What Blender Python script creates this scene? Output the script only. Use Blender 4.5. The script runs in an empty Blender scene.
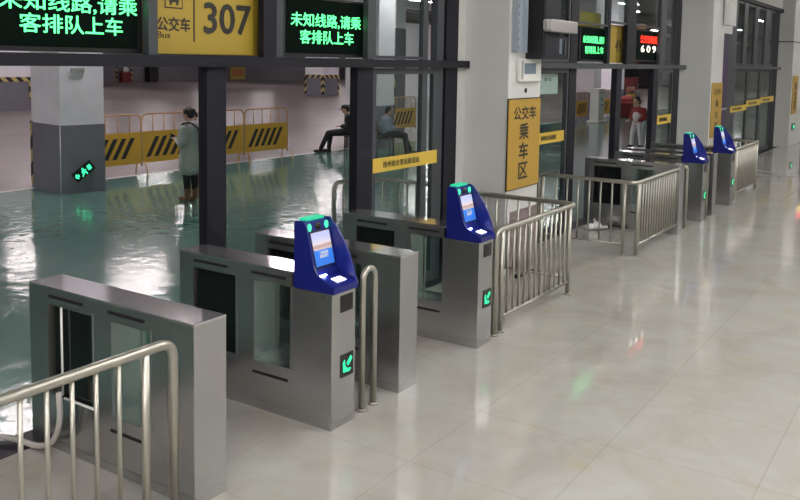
import bpy, bmesh, math, random
from mathutils import Vector, Matrix, Euler
random.seed(7)
SC = bpy.context.scene
COL = SC.collection
PI = math.pi

# ------------------------------------------------------------------ materials
MATS = {}
def nt(name):
    m = bpy.data.materials.new(name); m.use_nodes = True
    n = m.node_tree.nodes; l = m.node_tree.links
    b = n['Principled BSDF']; MATS[name] = m
    return m, n, l, b
def plain(name, col, rough=.5, metal=0., spec=.5, bump=0., bscale=60., vary=0., vscale=4.):
    m, n, l, b = nt(name)
    b.inputs['Base Color'].default_value = (*col, 1); b.inputs['Roughness'].default_value = rough
    b.inputs['Metallic'].default_value = metal; b.inputs['Specular IOR Level'].default_value = spec
    tc = n.new('ShaderNodeTexCoord')
    if vary:
        t = n.new('ShaderNodeTexNoise'); t.inputs['Scale'].default_value = vscale; t.inputs['Detail'].default_value = 5
        l.new(tc.outputs['Object'], t.inputs['Vector'])
        r = n.new('ShaderNodeValToRGB')
        r.color_ramp.elements[0].position = .3; r.color_ramp.elements[1].position = .7
        r.color_ramp.elements[0].color = (*[c * (1 - vary) for c in col], 1)
        r.color_ramp.elements[1].color = (*[min(1, c * (1 + vary)) for c in col], 1)
        l.new(t.outputs['Fac'], r.inputs['Fac']); l.new(r.outputs['Color'], b.inputs['Base Color'])
    if bump:
        t = n.new('ShaderNodeTexNoise'); t.inputs['Scale'].default_value = bscale
        l.new(tc.outputs['Object'], t.inputs['Vector'])
        bp = n.new('ShaderNodeBump'); bp.inputs['Strength'].default_value = bump; bp.inputs['Distance'].default_value = .01
        l.new(t.outputs['Fac'], bp.inputs['Height']); l.new(bp.outputs['Normal'], b.inputs['Normal'])
    return m
def glow(name, col, strength):
    m, n, l, b = nt(name)
    b.inputs['Base Color'].default_value = (*[c * .3 for c in col], 1)
    b.inputs['Emission Color'].default_value = (*col, 1); b.inputs['Emission Strength'].default_value = strength
    return m
def brushed(name, col, rough, axis_scale, var=.12, bumpy=.04):
    m, n, l, b = nt(name)
    b.inputs['Metallic'].default_value = .92
    tc = n.new('ShaderNodeTexCoord'); mp = n.new('ShaderNodeMapping'); mp.inputs['Scale'].default_value = axis_scale
    t = n.new('ShaderNodeTexNoise'); t.inputs['Scale'].default_value = 1; t.inputs['Detail'].default_value = 3
    l.new(tc.outputs['Object'], mp.inputs['Vector']); l.new(mp.outputs['Vector'], t.inputs['Vector'])
    r = n.new('ShaderNodeValToRGB')
    r.color_ramp.elements[0].color = (*[c * (1 - var) for c in col], 1); r.color_ramp.elements[1].color = (*[c * (1 + var) for c in col], 1)
    l.new(t.outputs['Fac'], r.inputs['Fac']); l.new(r.outputs['Color'], b.inputs['Base Color'])
    mr = n.new('ShaderNodeMapRange'); mr.inputs['To Min'].default_value = rough * .8; mr.inputs['To Max'].default_value = rough * 1.25
    l.new(t.outputs['Fac'], mr.inputs['Value']); l.new(mr.outputs['Result'], b.inputs['Roughness'])
    bp = n.new('ShaderNodeBump'); bp.inputs['Strength'].default_value = bumpy; bp.inputs['Distance'].default_value = .002
    l.new(t.outputs['Fac'], bp.inputs['Height']); l.new(bp.outputs['Normal'], b.inputs['Normal'])
    return m
def glass(name, tint, rough=.02, mixf=.10):
    m, n, l, b = nt(name)
    n.remove(b)
    tr = n.new('ShaderNodeBsdfTransparent'); tr.inputs['Color'].default_value = (*tint, 1)
    gl = n.new('ShaderNodeBsdfGlossy'); gl.inputs['Roughness'].default_value = rough
    fr = n.new('ShaderNodeLayerWeight'); fr.inputs['Blend'].default_value = .5
    mx = n.new('ShaderNodeMixShader')
    pw = n.new('ShaderNodeMath'); pw.operation = 'POWER'; pw.inputs[1].default_value = 5
    ma = n.new('ShaderNodeMath'); ma.operation = 'MULTIPLY_ADD'; ma.inputs[1].default_value = .7; ma.inputs[2].default_value = mixf * .5
    l.new(fr.outputs['Facing'], pw.inputs[0]); l.new(pw.outputs[0], ma.inputs[0]); l.new(ma.outputs[0], mx.inputs['Fac'])
    l.new(tr.outputs[0], mx.inputs[1]); l.new(gl.outputs[0], mx.inputs[2])
    l.new(mx.outputs[0], n['Material Output'].inputs['Surface'])
    return m

brushed('steel', (.50, .50, .50), .23, (3, 3, 160))
brushed('steel_cap', (.70, .68, .70), .11, (120, 2, 3), .06)
plain('steel_tube', (.46, .44, .39), .34, .9)
plain('frame_dark', (.014, .014, .021), .5, .0, .22)
plain('frame_grey', (.060, .066, .076), .4, .1, .4)
plain('column_white', (.90, .87, .93), .55, vary=.04)
plain('pillar_white', (.64, .64, .62), .35, vary=.04, vscale=1.5)
plain('wall_white', (.66, .65, .63), .6)
plain('band_grey', (.20, .20, .235), .5, vary=.05)
plain('far_wall', (.19, .18, .20), .7, vary=.1)
plain('ceiling_grey', (.50, .50, .50), .8)
plain('ceiling_dark', (.16, .16, .17), .8)
plain('black', (.012, .012, .014), .35)
plain('black_gloss', (.008, .008, .009), .08)
plain('blackhole', (.004, .004, .004), .9)
plain('blue_plastic', (.010, .016, .17), .28)
plain('blue_inner', (.03, .08, .62), .3)
plain('yellow_sign', (.43, .30, .035), .45)
plain('yellow_dark', (.26, .18, .02), .45)
plain('yellow_pillar', (.47, .29, .045), .4, vary=.04, vscale=2)
plain('sign_black', (.02, .018, .015), .5)
plain('barrier_yellow', (.62, .36, .045), .5, vary=.06)
plain('barrier_tube', (.56, .36, .20), .4)
plain('rubber_black', (.02, .02, .02), .7)
plain('hazard_yellow', (.62, .46, .10), .6)
plain('granite_brown', (.24, .19, .185), .25, vary=.25, vscale=30)
plain('pale_blue_metal', (.42, .48, .56), .4, .3)
plain('silver', (.48, .46, .45), .3, .5)
plain('plastic_white', (.78, .78, .75), .4)
plain('lcd_grey', (.20, .26, .34), .2)
plain('hose_white', (.50, .47, .44), .5)
plain('skin', (.55, .34, .25), .55)
plain('hair_black', (.012, .010, .012), .5, bump=.3, bscale=200)
plain('coat_grey', (.42, .46, .43), .9, bump=.4, bscale=14)
plain('cloth_black', (.016, .016, .020), .85, bump=.3, bscale=20)
plain('cloth_blue', (.24, .28, .36), .85, bump=.3, bscale=20)
plain('cloth_pink', (.55, .30, .34), .8)
plain('cloth_red', (.26, .035, .035), .85)
plain('cloth_white', (.70, .66, .68), .8)
plain('boot_brown', (.20, .10, .05), .6)
plain('wood_dark', (.05, .03, .022), .5)
plain('red_paint', (.20, .018, .022), .5)
plain('orange_paint', (.60, .25, .10), .5)
plain('paper', (.70, .70, .72), .8)
plain('purple_dark', (.045, .02, .07), .4)
plain('sticker_yellow', (.72, .50, .07), .4)
glow('led_green', (.10, 1.0, .27), 2.6)
glow('led_red', (1.0, .035, .015), 3.2)
glow('led_white', (1.0, .92, .75), 2.8)
glow('arrow_green', (.03, .85, .36), 1.3)
glow('exit_green', (.05, .9, .38), 1.6)
glow('face_light', (.08, .95, .52), .95)
glow('lamp_green', (.03, .75, .42), .65)
glow('scan_white', (.85, .82, 1.0), 3.0)
glow('scan_blue', (.35, .40, 1.0), 16.0)
glow('lamp_white', (1.0, .985, .96), 29.5)
glow('lamp_hall', (1.0, .91, .92), 92.0)
glow('dot_red', (1, .1, .12), 2.0)
glow('dot_yellow', (1, .75, .2), 2.0)
glass('glass_clear', (.86, .93, .91), .02, .06)
glass('glass_gate', (.90, .95, .94), .04, .08)
glass('glass_dark', (.30, .34, .36), .05, .08)

# LED matrix panel: faint green dots on near-black
m, n, l, b = nt('led_panel')
b.inputs['Roughness'].default_value = .8; b.inputs['Specular IOR Level'].default_value = .08
b.inputs['Base Color'].default_value = (.0012, .003, .0022, 1)
b.inputs['Emission Color'].default_value = (.03, .22, .12, 1); b.inputs['Emission Strength'].default_value = .012
# the display photo on the face readers: a lit picture, upper half sky and hills, lower half blue with a white line
m, n, l, b = nt('reader_screen')
tc = n.new('ShaderNodeTexCoord'); sp = n.new('ShaderNodeSeparateXYZ'); l.new(tc.outputs['Generated'], sp.inputs[0])
rp = n.new('ShaderNodeValToRGB'); cr = rp.color_ramp
cr.interpolation = 'LINEAR'
cr.elements[0].position = 0; cr.elements[0].color = (.02, .16, .68, 1)
cr.elements[1].position = 1; cr.elements[1].color = (.50, .50, .78, 1)
for p, c in ((.46, (.02, .20, .75, 1)), (.48, (.62, .50, .48, 1)), (.58, (.48, .30, .26, 1)), (.66, (.75, .66, .70, 1)), (.80, (.55, .58, .80, 1))):
    e = cr.elements.new(p); e.color = c
ns = n.new('ShaderNodeTexNoise'); ns.inputs['Scale'].default_value = 6
l.new(tc.outputs['Generated'], ns.inputs['Vector'])
md = n.new('ShaderNodeMath'); md.operation = 'MULTIPLY_ADD'; md.inputs[1].default_value = .06
sb = n.new('ShaderNodeMath'); sb.operation = 'SUBTRACT'; sb.inputs[1].default_value = .03
l.new(ns.outputs['Fac'], md.inputs[0]); l.new(sp.outputs['Z'], md.inputs[2]); l.new(md.outputs[0], sb.inputs[0])
l.new(sb.outputs[0], rp.inputs['Fac']); l.new(rp.outputs['Color'], b.inputs['Emission Color'])
b.inputs['Emission Strength'].default_value = 1.15; b.inputs['Base Color'].default_value = (.02, .02, .03, 1)

# hazard stripes (yellow and black diagonal)
m, n, l, b = nt('hazard')
tc = n.new('ShaderNodeTexCoord'); w = n.new('ShaderNodeTexWave'); w.wave_type = 'BANDS'; w.bands_direction = 'DIAGONAL'
w.inputs['Scale'].default_value = 1.3
l.new(tc.outputs['Object'], w.inputs['Vector'])
rp = n.new('ShaderNodeValToRGB'); rp.color_ramp.interpolation = 'CONSTANT'
rp.color_ramp.elements[0].color = (.015, .015, .015, 1); rp.color_ramp.elements[1].position = .5; rp.color_ramp.elements[1].color = (.60, .48, .20, 1)
l.new(w.outputs['Fac'], rp.inputs['Fac']); l.new(rp.outputs['Color'], b.inputs['Base Color'])

# beige polished tile floor
m, n, l, b = nt('tile_floor')
tc = n.new('ShaderNodeTexCoord')
n1 = n.new('ShaderNodeTexNoise'); n1.inputs['Scale'].default_value = 1.6; n1.inputs['Detail'].default_value = 7; n1.inputs['Roughness'].default_value = .6; n1.inputs['Distortion'].default_value = .8
l.new(tc.outputs['Object'], n1.inputs['Vector'])
r1 = n.new('ShaderNodeValToRGB')
r1.color_ramp.elements[0].position = .30; r1.color_ramp.elements[0].color = (.37, .345, .31, 1)
r1.color_ramp.elements[1].position = .72; r1.color_ramp.elements[1].color = (.45, .445, .42, 1)
e = r1.color_ramp.elements.new(.5); e.color = (.42, .40, .365, 1)
l.new(n1.outputs['Fac'], r1.inputs['Fac'])
n2 = n.new('ShaderNodeTexNoise'); n2.inputs['Scale'].default_value = 3.5; n2.inputs['Detail'].default_value = 4
l.new(tc.outputs['Object'], n2.inputs['Vector'])
r2 = n.new('ShaderNodeValToRGB'); r2.color_ramp.elements[0].position = .60; r2.color_ramp.elements[0].color = (0, 0, 0, 1); r2.color_ramp.elements[1].position = .75; r2.color_ramp.elements[1].color = (.6, .6, .6, 1)
l.new(n2.outputs['Fac'], r2.inputs['Fac'])
mx = n.new('ShaderNodeMix'); mx.data_type = 'RGBA'; mx.inputs['B'].default_value = (.43, .36, .25, 1)
l.new(r2.outputs['Color'], mx.inputs['Factor']); l.new(r1.outputs['Color'], mx.inputs['A'])
bk = n.new('ShaderNodeTexBrick'); bk.offset = 0; bk.inputs['Scale'].default_value = 1; bk.inputs['Brick Width'].default_value = .9; bk.inputs['Row Height'].default_value = .9
bk.inputs['Mortar Size'].default_value = .0022; bk.inputs['Mortar Smooth'].default_value = 0
bk.inputs['Color1'].default_value = (1, 1, 1, 1); bk.inputs['Color2'].default_value = (1, 1, 1, 1); bk.inputs['Mortar'].default_value = (.76, .74, .70, 1)
mp = n.new('ShaderNodeMapping'); mp.inputs['Location'].default_value = (.35, .05, 0)
l.new(tc.outputs['Object'], mp.inputs['Vector']); l.new(mp.outputs['Vector'], bk.inputs['Vector'])
mu = n.new('ShaderNodeMix'); mu.data_type = 'RGBA'; mu.blend_type = 'MULTIPLY'; mu.inputs['Factor'].default_value = 1
l.new(mx.outputs['Result'], mu.inputs['A']); l.new(bk.outputs['Color'], mu.inputs['B'])
l.new(mu.outputs['Result'], b.inputs['Base Color'])
b.inputs['Roughness'].default_value = .035; b.inputs['Specular IOR Level'].default_value = .55
n3 = n.new('ShaderNodeTexNoise'); n3.inputs['Scale'].default_value = 9; l.new(tc.outputs['Object'], n3.inputs['Vector'])
bp = n.new('ShaderNodeBump'); bp.inputs['Strength'].default_value = .008; bp.inputs['Distance'].default_value = .02
l.new(n3.outputs['Fac'], bp.inputs['Height']); l.new(bp.outputs['Normal'], b.inputs['Normal'])

# epoxy green floor and pinkish concrete beyond
def epoxy(name, c0, c1, rough, bumpd, sc):
    m, n, l, b = nt(name)
    tc = n.new('ShaderNodeTexCoord')
    n1 = n.new('ShaderNodeTexNoise'); n1.inputs['Scale'].default_value = .5; n1.inputs['Detail'].default_value = 6
    l.new(tc.outputs['Object'], n1.inputs['Vector'])
    r1 = n.new('ShaderNodeValToRGB'); r1.color_ramp.elements[0].position = .3; r1.color_ramp.elements[1].position = .7
    r1.color_ramp.elements[0].color = (*c0, 1); r1.color_ramp.elements[1].color = (*c1, 1)
    l.new(n1.outputs['Fac'], r1.inputs['Fac']); l.new(r1.outputs['Color'], b.inputs['Base Color'])
    b.inputs['Roughness'].default_value = rough; b.inputs['Specular IOR Level'].default_value = .36
    n3 = n.new('ShaderNodeTexNoise'); n3.inputs['Scale'].default_value = sc; n3.inputs['Detail'].default_value = 3
    l.new(tc.outputs['Object'], n3.inputs['Vector'])
    bp = n.new('ShaderNodeBump'); bp.inputs['Strength'].default_value = .12; bp.inputs['Distance'].default_value = bumpd
    l.new(n3.outputs['Fac'], bp.inputs['Height']); l.new(bp.outputs['Normal'], b.inputs['Normal'])
epoxy('green_floor', (.098, .205, .175), (.125, .235, .205), .12, .05, 4.0)
epoxy('concrete_floor', (.20, .165, .165), (.27, .225, .225), .28, .04, 1.5)

# ------------------------------------------------------------------ mesh helpers
class MB:
    def __init__(s): s.bm = bmesh.new(); s.mi = 0
    def _tag(s, faces):
        for f in faces: f.material_index = s.mi
    def box(s, x0, x1, y0, y1, z0, z1, bev=0.):
        r = bmesh.ops.create_cube(s.bm, size=1)
        vs = r['verts']
        for v in vs:
            v.co = Vector(((x0 + x1) / 2 + v.co.x * (x1 - x0), (y0 + y1) / 2 + v.co.y * (y1 - y0), (z0 + z1) / 2 + v.co.z * (z1 - z0)))
        fs = set(f for v in vs for f in v.link_faces)
        if bev:
            es = list(set(e for v in vs for e in v.link_edges))
            r2 = bmesh.ops.bevel(s.bm, geom=es, offset=bev, segments=2, affect='EDGES', profile=.5)
            fs = set(r2['faces']) | set(f for f in fs if f.is_valid)
        s._tag(fs); return s
    def prism(s, pts, x0, x1):           # polygon in (y,z), extruded along x
        a = [s.bm.verts.new((x0, p[0], p[1])) for p in pts]; b = [s.bm.verts.new((x1, p[0], p[1])) for p in pts]
        n = len(pts); fs = [s.bm.faces.new(a), s.bm.faces.new(b[::-1])]
        for i in range(n): fs.append(s.bm.faces.new((a[i], b[i], b[(i + 1) % n], a[(i + 1) % n])))
        s._tag(fs); bmesh.ops.recalc_face_normals(s.bm, faces=fs); return s
    def prism_xz(s, pts, y0, y1):        # polygon in (x,z), extruded along y
        a = [s.bm.verts.new((p[0], y0, p[1])) for p in pts]; b = [s.bm.verts.new((p[0], y1, p[1])) for p in pts]
        n = len(pts); fs = [s.bm.faces.new(a), s.bm.faces.new(b[::-1])]
        for i in range(n): fs.append(s.bm.faces.new((a[i], b[i], b[(i + 1) % n], a[(i + 1) % n])))
        s._tag(fs); bmesh.ops.recalc_face_normals(s.bm, faces=fs); return s
    def tube(s, pts, r, seg=12, caps=True):
        pts = [Vector(p) for p in pts]; rings = []
        up = None
        for i, p in enumerate(pts):
            d = (pts[min(i + 1, len(pts) - 1)] - pts[max(i - 1, 0)]).normalized()
            if up is None:
                up = Vector((0, 0, 1)) if abs(d.z) < .9 else Vector((1, 0, 0))
            a = (up - d * up.dot(d)).normalized(); bb = d.cross(a); up = a
            rr = r[i] if isinstance(r, (list, tuple)) else r
            rings.append([s.bm.verts.new(p + a * rr * math.cos(t * 2 * PI / seg) + bb * rr * math.sin(t * 2 * PI / seg)) for t in range(seg)])
        fs = []
        for i in range(len(rings) - 1):
            for t in range(seg):
                f = s.bm.faces.new((rings[i][t], rings[i][(t + 1) % seg], rings[i + 1][(t + 1) % seg], rings[i + 1][t])); f.smooth = True; fs.append(f)
        if caps: fs.append(s.bm.faces.new(rings[0][::-1])); fs.append(s.bm.faces.new(rings[-1]))
        s._tag(fs); return s
    def cyl(s, c, r, z0, z1, seg=20, r2=None):
        return s.tube([(c[0], c[1], z0), (c[0], c[1], z1)], [r, r if r2 is None else r2], seg)
    def ell(s, c, rad, rot=None, u=20, v=14):
        M = Matrix.Translation(Vector(c)) @ (rot or Matrix.Identity(4)) @ Matrix.Diagonal((*rad, 1))
        r = bmesh.ops.create_uvsphere(s.bm, u_segments=u, v_segments=v, radius=1, matrix=M)
        fs = set(f for q in r['verts'] for f in q.link_faces)
        for f in fs: f.smooth = True
        s._tag(fs); return s
    def poly(s, pts):
        f = s.bm.faces.new([s.bm.verts.new(p) for p in pts]); s._tag([f]); return s
    def build(s, name, mat, parent=None, loc=None, rot=None):
        me = bpy.data.meshes.new(name)
        s.bm.normal_update(); s.bm.to_mesh(me); s.bm.free()
        for q in (mat if isinstance(mat, (list, tuple)) else [mat]): me.materials.append(MATS[q])
        o = bpy.data.objects.new(name, me); COL.objects.link(o)
        if parent: o.parent = parent
        if loc is not None: o.location = loc
        if rot is not None: o.rotation_euler = rot
        return o
def bx(name, mat, x0, x1, y0, y1, z0, z1, parent=None, bev=0.):
    return MB().box(x0, x1, y0, y1, z0, z1, bev).build(name, mat, parent)
def tag(o, label, cat, group=None):
    o['label'] = label; o['category'] = cat
    if group: o['group'] = group
    return o
def thing(name, label, cat, loc=(0, 0, 0), rz=0., group=None):
    o = bpy.data.objects.new(name, None); COL.objects.link(o); o.empty_display_size = .2
    o.location = loc; o.rotation_euler = (0, 0, rz)
    return tag(o, label, cat, group)
def struct(o): o['kind'] = 'structure'; return o
def sbox(name, mat, *a, **k): return struct(bx(name, mat, *a, **k))
def copy_tree(o, parent=None):
    c = o.copy(); COL.objects.link(c)
    if parent: c.parent = parent
    for ch in list(o.children): copy_tree(ch, c)
    return c
def fillet(pts, r, seg=7):
    pts = [Vector(p) for p in pts]; out = [pts[0]]
    for i in range(1, len(pts) - 1):
        a, b, c = pts[i - 1], pts[i], pts[i + 1]
        d1 = (a - b).normalized(); d2 = (c - b).normalized()
        rr = min(r, (a - b).length * .5, (c - b).length * .5)
        p0 = b + d1 * rr; p1 = b + d2 * rr
        for k in range(seg + 1):
            t = k / seg; out.append(p0 * (1 - t) ** 2 + b * 2 * t * (1 - t) + p1 * t * t)
    return out + [pts[-1]]
_FONT = None
def text(name, body, mat, x, y, z, width, height, parent=None, depth=.004, bold=.02):
    """lettering in the plane facing -y, centred on (x, z), stretched to width x height"""
    cu = bpy.data.curves.new(name, 'FONT'); cu.body = body; cu.size = 1; cu.align_x = 'LEFT'
    cu.offset = 0; cu.extrude = 0; cu.resolution_u = 3
    tmp = bpy.data.objects.new('tmp_text', cu); COL.objects.link(tmp)
    dg = bpy.context.evaluated_depsgraph_get()
    me = bpy.data.meshes.new_from_object(tmp.evaluated_get(dg))
    COL.objects.unlink(tmp); bpy.data.objects.remove(tmp); bpy.data.curves.remove(cu)
    xs = [v.co.x for v in me.vertices]; ys = [v.co.y for v in me.vertices]
    if not xs: return None
    x0, x1, y0, y1 = min(xs), max(xs), min(ys), max(ys)
    for v in me.vertices:
        px = (v.co.x - x0) / (x1 - x0) - .5; pz = (v.co.y - y0) / (y1 - y0) - .5
        v.co = Vector((px * width, 0, pz * height))
    bm = bmesh.new(); bm.from_mesh(me)
    if bold > .006:
        base = list(bm.faces); d = bold * height * .9
        for k_, (dx, dz) in enumerate(((-d, 0), (0, -d), (0, d), (d, 0))):
            rr = bmesh.ops.duplicate(bm, geom=base)
            for g in rr['geom']:
                if isinstance(g, bmesh.types.BMVert): g.co.x += dx; g.co.z += dz; g.co.y -= (k_ + 1) * .00008
    r = bmesh.ops.extrude_face_region(bm, geom=list(bm.faces))
    for g in r['geom']:
        if isinstance(g, bmesh.types.BMVert): g.co.y -= depth
    bmesh.ops.recalc_face_normals(bm, faces=list(bm.faces))
    bm.to_mesh(me); bm.free(); me.materials.clear(); me.materials.append(MATS[mat]); me.name = name
    o = bpy.data.objects.new(name, me); COL.objects.link(o); o.location = (x, y, z)
    if parent: o.parent = parent
    return o

def sweep_prims(mb, prims):
    for p in prims:
        if p[0] == 'c':
            _, a, b_, ra, rb = p
            a = Vector(a); b_ = Vector(b_)
            mb.tube([a, b_], [ra, rb], 14)
            mb.ell(a, (ra,) * 3, u=14, v=10); mb.ell(b_, (rb,) * 3, u=14, v=10)
        elif p[0] == 'e':
            mb.ell(p[1], p[2], p[3] if len(p) > 3 else None)
        elif p[0] == 'b':
            mb.box(*p[1])
def organic(name, prims, mat, parent, voxel=.012, smooth=4):
    """overlapping limbs and masses fused into one continuous surface"""
    mb = MB(); sweep_prims(mb, prims)
    o = mb.build(name, mat, None)
    md = o.modifiers.new('r', 'REMESH'); md.mode = 'VOXEL'; md.voxel_size = voxel; md.use_smooth_shade = True
    ms = o.modifiers.new('s', 'SMOOTH'); ms.iterations = smooth; ms.factor = .5
    dg = bpy.context.evaluated_depsgraph_get()
    me = bpy.data.meshes.new_from_object(o.evaluated_get(dg))
    old = o.data; o.modifiers.clear(); o.data = me; bpy.data.meshes.remove(old); me.name = name
    if not me.materials: me.materials.append(MATS[mat])
    for p in me.polygons: p.use_smooth = True
    o.parent = parent
    return o

# ------------------------------------------------------------------ setting: shell
WY = 4.75                                   # plane of the glazed wall
sbox('floor', 'tile_floor', -8, 46, -7, 4.64, -.1, 0)
sbox('trim_1', 'frame_dark', -8, 46, 4.64, 4.86, -.1, .003)       # dark threshold under the gates
sbox('floor_2', 'green_floor', -25, 100, 4.86, 13.9, -.1, 0)
sbox('trim_2', 'wall_white', -25, 100, 13.9, 14.02, -.1, .002)
sbox('floor_3', 'concrete_floor', -25, 100, 14.02, 66, -.1, 0)
sbox('wall_back', 'far_wall', -25, 100, 66, 66.3, 0, 5.6)
sbox('wall_left', 'wall_white', -25.3, -25, 4.86, 66, 0, 5.6)
sbox('wall_right', 'far_wall', 100, 100.3, 4.86, 66, 0, 5.6)
sbox('wall_front', 'wall_white', -8, 46, -7.3, -7, 0, 5.2)
sbox('wall_side', 'wall_white', -8.3, -8, -7, 4.8, 0, 5.2)
sbox('wall_end', 'wall_white', 46, 46.3, -7, 4.8, 0, 5.2)
sbox('ceiling', 'ceiling_grey', -8.3, 46.3, -7.3, 4.9, 5.2, 5.4)
sbox('ceiling_2', 'ceiling_dark', -25.3, 100.3, 4.9, 66.3, 5.6, 5.8)
sbox('wall_upper', 'wall_white', -8, 46, 4.72, 4.88, 4.1, 5.2)
sbox('wall_front_left', 'wall_white', -8, 1.0, 4.72, 4.88, 0, 4.1)
sbox('wall_flank_left', 'far_wall', -25, -8, 4.72, 4.86, 0, 5.6)
sbox('wall_flank_right', 'far_wall', 46, 100, 4.72, 4.86, 0, 5.6)
# ducts and beams under the hall ceiling
k = 3
for yy in (9.0, 17.5, 26.0, 36.0, 48.0):
    sbox('trim_%d' % k, 'ceiling_dark', -25, 100, yy, yy + .5, 5.15, 5.6); k += 1
sbox('trim_%d' % k, 'column_white', -25, 100, 20.2, 20.6, 4.7, 5.0); k += 1
# metal frame of the glazed wall
def trim(mat, *a):
    global k
    o = sbox('trim_%d' % k, mat, *a); k += 1; return o
trim('frame_dark', 1.0, 8.45, 4.68, 4.80, 2.335, 2.415)          # transom, first bays
trim('frame_grey', 9.35, 17.37, 4.68, 4.80, 2.335, 2.415)
trim('frame_grey', 18.3, 46, 4.68, 4.80, 2.335, 2.415)
trim('frame_dark', 1.0, 46, 4.68, 4.80, 4.02, 4.12)              # head rail
for x0, x1 in ((4.51, 4.71), (6.41, 6.66)):                      # main posts
    trim('frame_dark', x0, x1, 4.74, 4.83, 0, 2.34)
for x0, x1, mt, zt in ((8.03, 8.29, 'frame_dark', 4.05), (8.292, 8.468, 'pillar_white', 4.05), (11.52, 11.78, 'frame_dark', 4.05), (13.50, 13.74, 'frame_dark', 2.34), (15.46, 15.72, 'frame_dark', 2.34), (16.75, 17.1, 'frame_dark', 4.05),
                   (21.0, 21.95, 'frame_grey', 4.05), (26.75, 27.5, 'frame_dark', 4.05), (33.0, 33.3, 'frame_grey', 4.05), (38, 38.3, 'frame_grey', 4.05)):
    trim(mt, x0, x1, 4.745, 4.84, 0, zt)
for x0, x1, mt in ((2.62, 2.70, 'frame_grey'), (3.97, 4.05, 'frame_grey'), (5.13, 5.285, 'frame_dark'), (5.285, 5.365, 'frame_grey'), (6.565, 6.675, 'frame_grey'),
                   (13.0, 13.12, 'frame_dark'), (13.92, 14.35, 'frame_dark'), (15.75, 16.1, 'frame_grey'),
                   (22.7, 23.1, 'frame_grey'), (24.0, 24.45, 'frame_grey'), (25.4, 26.0, 'frame_grey')):
    trim(mt, x0, x1, 4.74, 4.80, 2.415, 4.02)

# windows and doors
def window(i, x0, x1, z0, z1, fr='frame_grey', w=.05):
    global k
    o = MB()
    o.box(x0, x1, 4.75, 4.80, z0, z0 + w).box(x0, x1, 4.75, 4.80, z1 - w, z1).box(x0, x0 + w, 4.75, 4.80, z0 + w, z1 - w).box(x1 - w, x1, 4.75, 4.80, z0 + w, z1 - w)
    r = struct(o.build('window_%d' % i, fr))
    bx('pane', 'glass_clear', x0 + w, x1 - w, 4.77, 4.78, z0 + w, z1 - w, r)
    return r
window(1, 6.68, 7.60, 2.42, 4.02, w=.03)
window(2, 9.6, 11.5, 2.42, 4.02)
window(3, 11.8, 13.0, 2.99, 4.02, w=.03)
window(4, 13.12, 13.92, 3.06, 4.02, w=.03)
window(5, 14.35, 15.75, 3.06, 4.02, w=.03)
window(6, 16.1, 16.75, 2.42, 4.02, w=.03)
window(7, 21.95, 26.75, 2.42, 4.02, w=.06)
def door(i, x0, x1, fr, w=.09, side=None):
    o = MB()
    o.box(x0, x0 + w, 4.75, 4.80, .01, 2.33).box(x1 - w, x1, 4.75, 4.80, .01, 2.33).box(x0 + w, x1 - w, 4.75, 4.80, .01, .12).box(x0 + w, x1 - w, 4.75, 4.80, 2.27, 2.33)
    r = struct(o.build('door_%d' % i, fr))
    bx('pane', 'glass_clear', x0 + w, x1 - w, 4.77, 4.78, .12, 2.27, r)
    return r
d1 = door(1, 6.67, 7.85, 'frame_grey', .06)
trim('frame_grey', 7.56, 7.66, 4.748, 4.80, .0, 4.02)
trim('frame_grey', 7.86, 8.00, 4.76, 4.84, .0, 4.02)
d2 = door(2, 9.4, 10.42, 'frame_grey')
d3 = door(3, 10.44, 11.50, 'frame_grey', .05)
d4 = door(4, 15.74, 16.72, 'frame_grey', .06)
d5 = door(5, 21.97, 23.5, 'frame_grey')
d6 = door(6, 23.52, 25.1, 'frame_grey')
d7 = door(7, 25.12, 26.73, 'frame_grey')
# yellow door strips with small black writing
def strip(x0, x1, z0, z1, label, par, txt, y=4.735):
    s = bx('safety_strip', 'sticker_yellow', x0, x1, y, y + .008, z0, z1, par); s['label'] = label
    text('lettering', txt, 'sign_black', x0 + (x1 - x0) * .42, y - .001, (z0 + z1) / 2, (x1 - x0) * .56, (z1 - z0) * .45, s, .001, .03)
TX = '扬州综合客运枢纽站'
strip(6.67, 7.86, 1.31, 1.45, 'yellow strip with small black characters across the glass', d1, TX)
strip(10.44, 11.36, 1.31, 1.46, 'yellow strip with small black characters across the glass', d3, TX)
strip(15.76, 16.62, 1.30, 1.47, 'yellow strip across the glass', d4, TX)
strip(21.6, 23.4, 1.28, 1.43, 'yellow strip across the glass', d5, TX)
strip(23.4, 25.2, 1.36, 1.52, 'yellow strip across the glass', d6, TX)
strip(25.2, 27.1, 1.40, 1.56, 'yellow strip across the glass', d7, TX)

# pillars of the waiting hall
def pillar(x0, x1, label, y0=4.2):
    r = thing('pillar', label, 'pillar', ((x0 + x1) / 2, (y0 + 4.7) / 2, 0))
    o = bx('shaft', 'pillar_white', -(x1 - x0) / 2, (x1 - x0) / 2, y0 - (y0 + 4.7) / 2, 4.86 - (y0 + 4.7) / 2, 0, 5.2, r, .008)
    return r
p1 = pillar(8.47, 9.31, 'large off-white square pillar carrying the yellow boarding area sign')
pc = bx('stone_skirting', 'granite_brown', -.30, .425, -.256, -.249, 0, .72, p1); pc['label'] = 'brown speckled stone slab at the foot'
p2 = pillar(17.37, 18.3, 'second off-white pillar behind the two far blue ticket readers')
p3 = pillar(27.7, 30.0, 'pale far pillar at the end of the glass doors', 4.36)
bx('joint', 'frame_dark', -1.153, 1.153, -.173, .3, 3.15, 3.18, p3)

# skirting plinth wall behind camera is not visible

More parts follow.
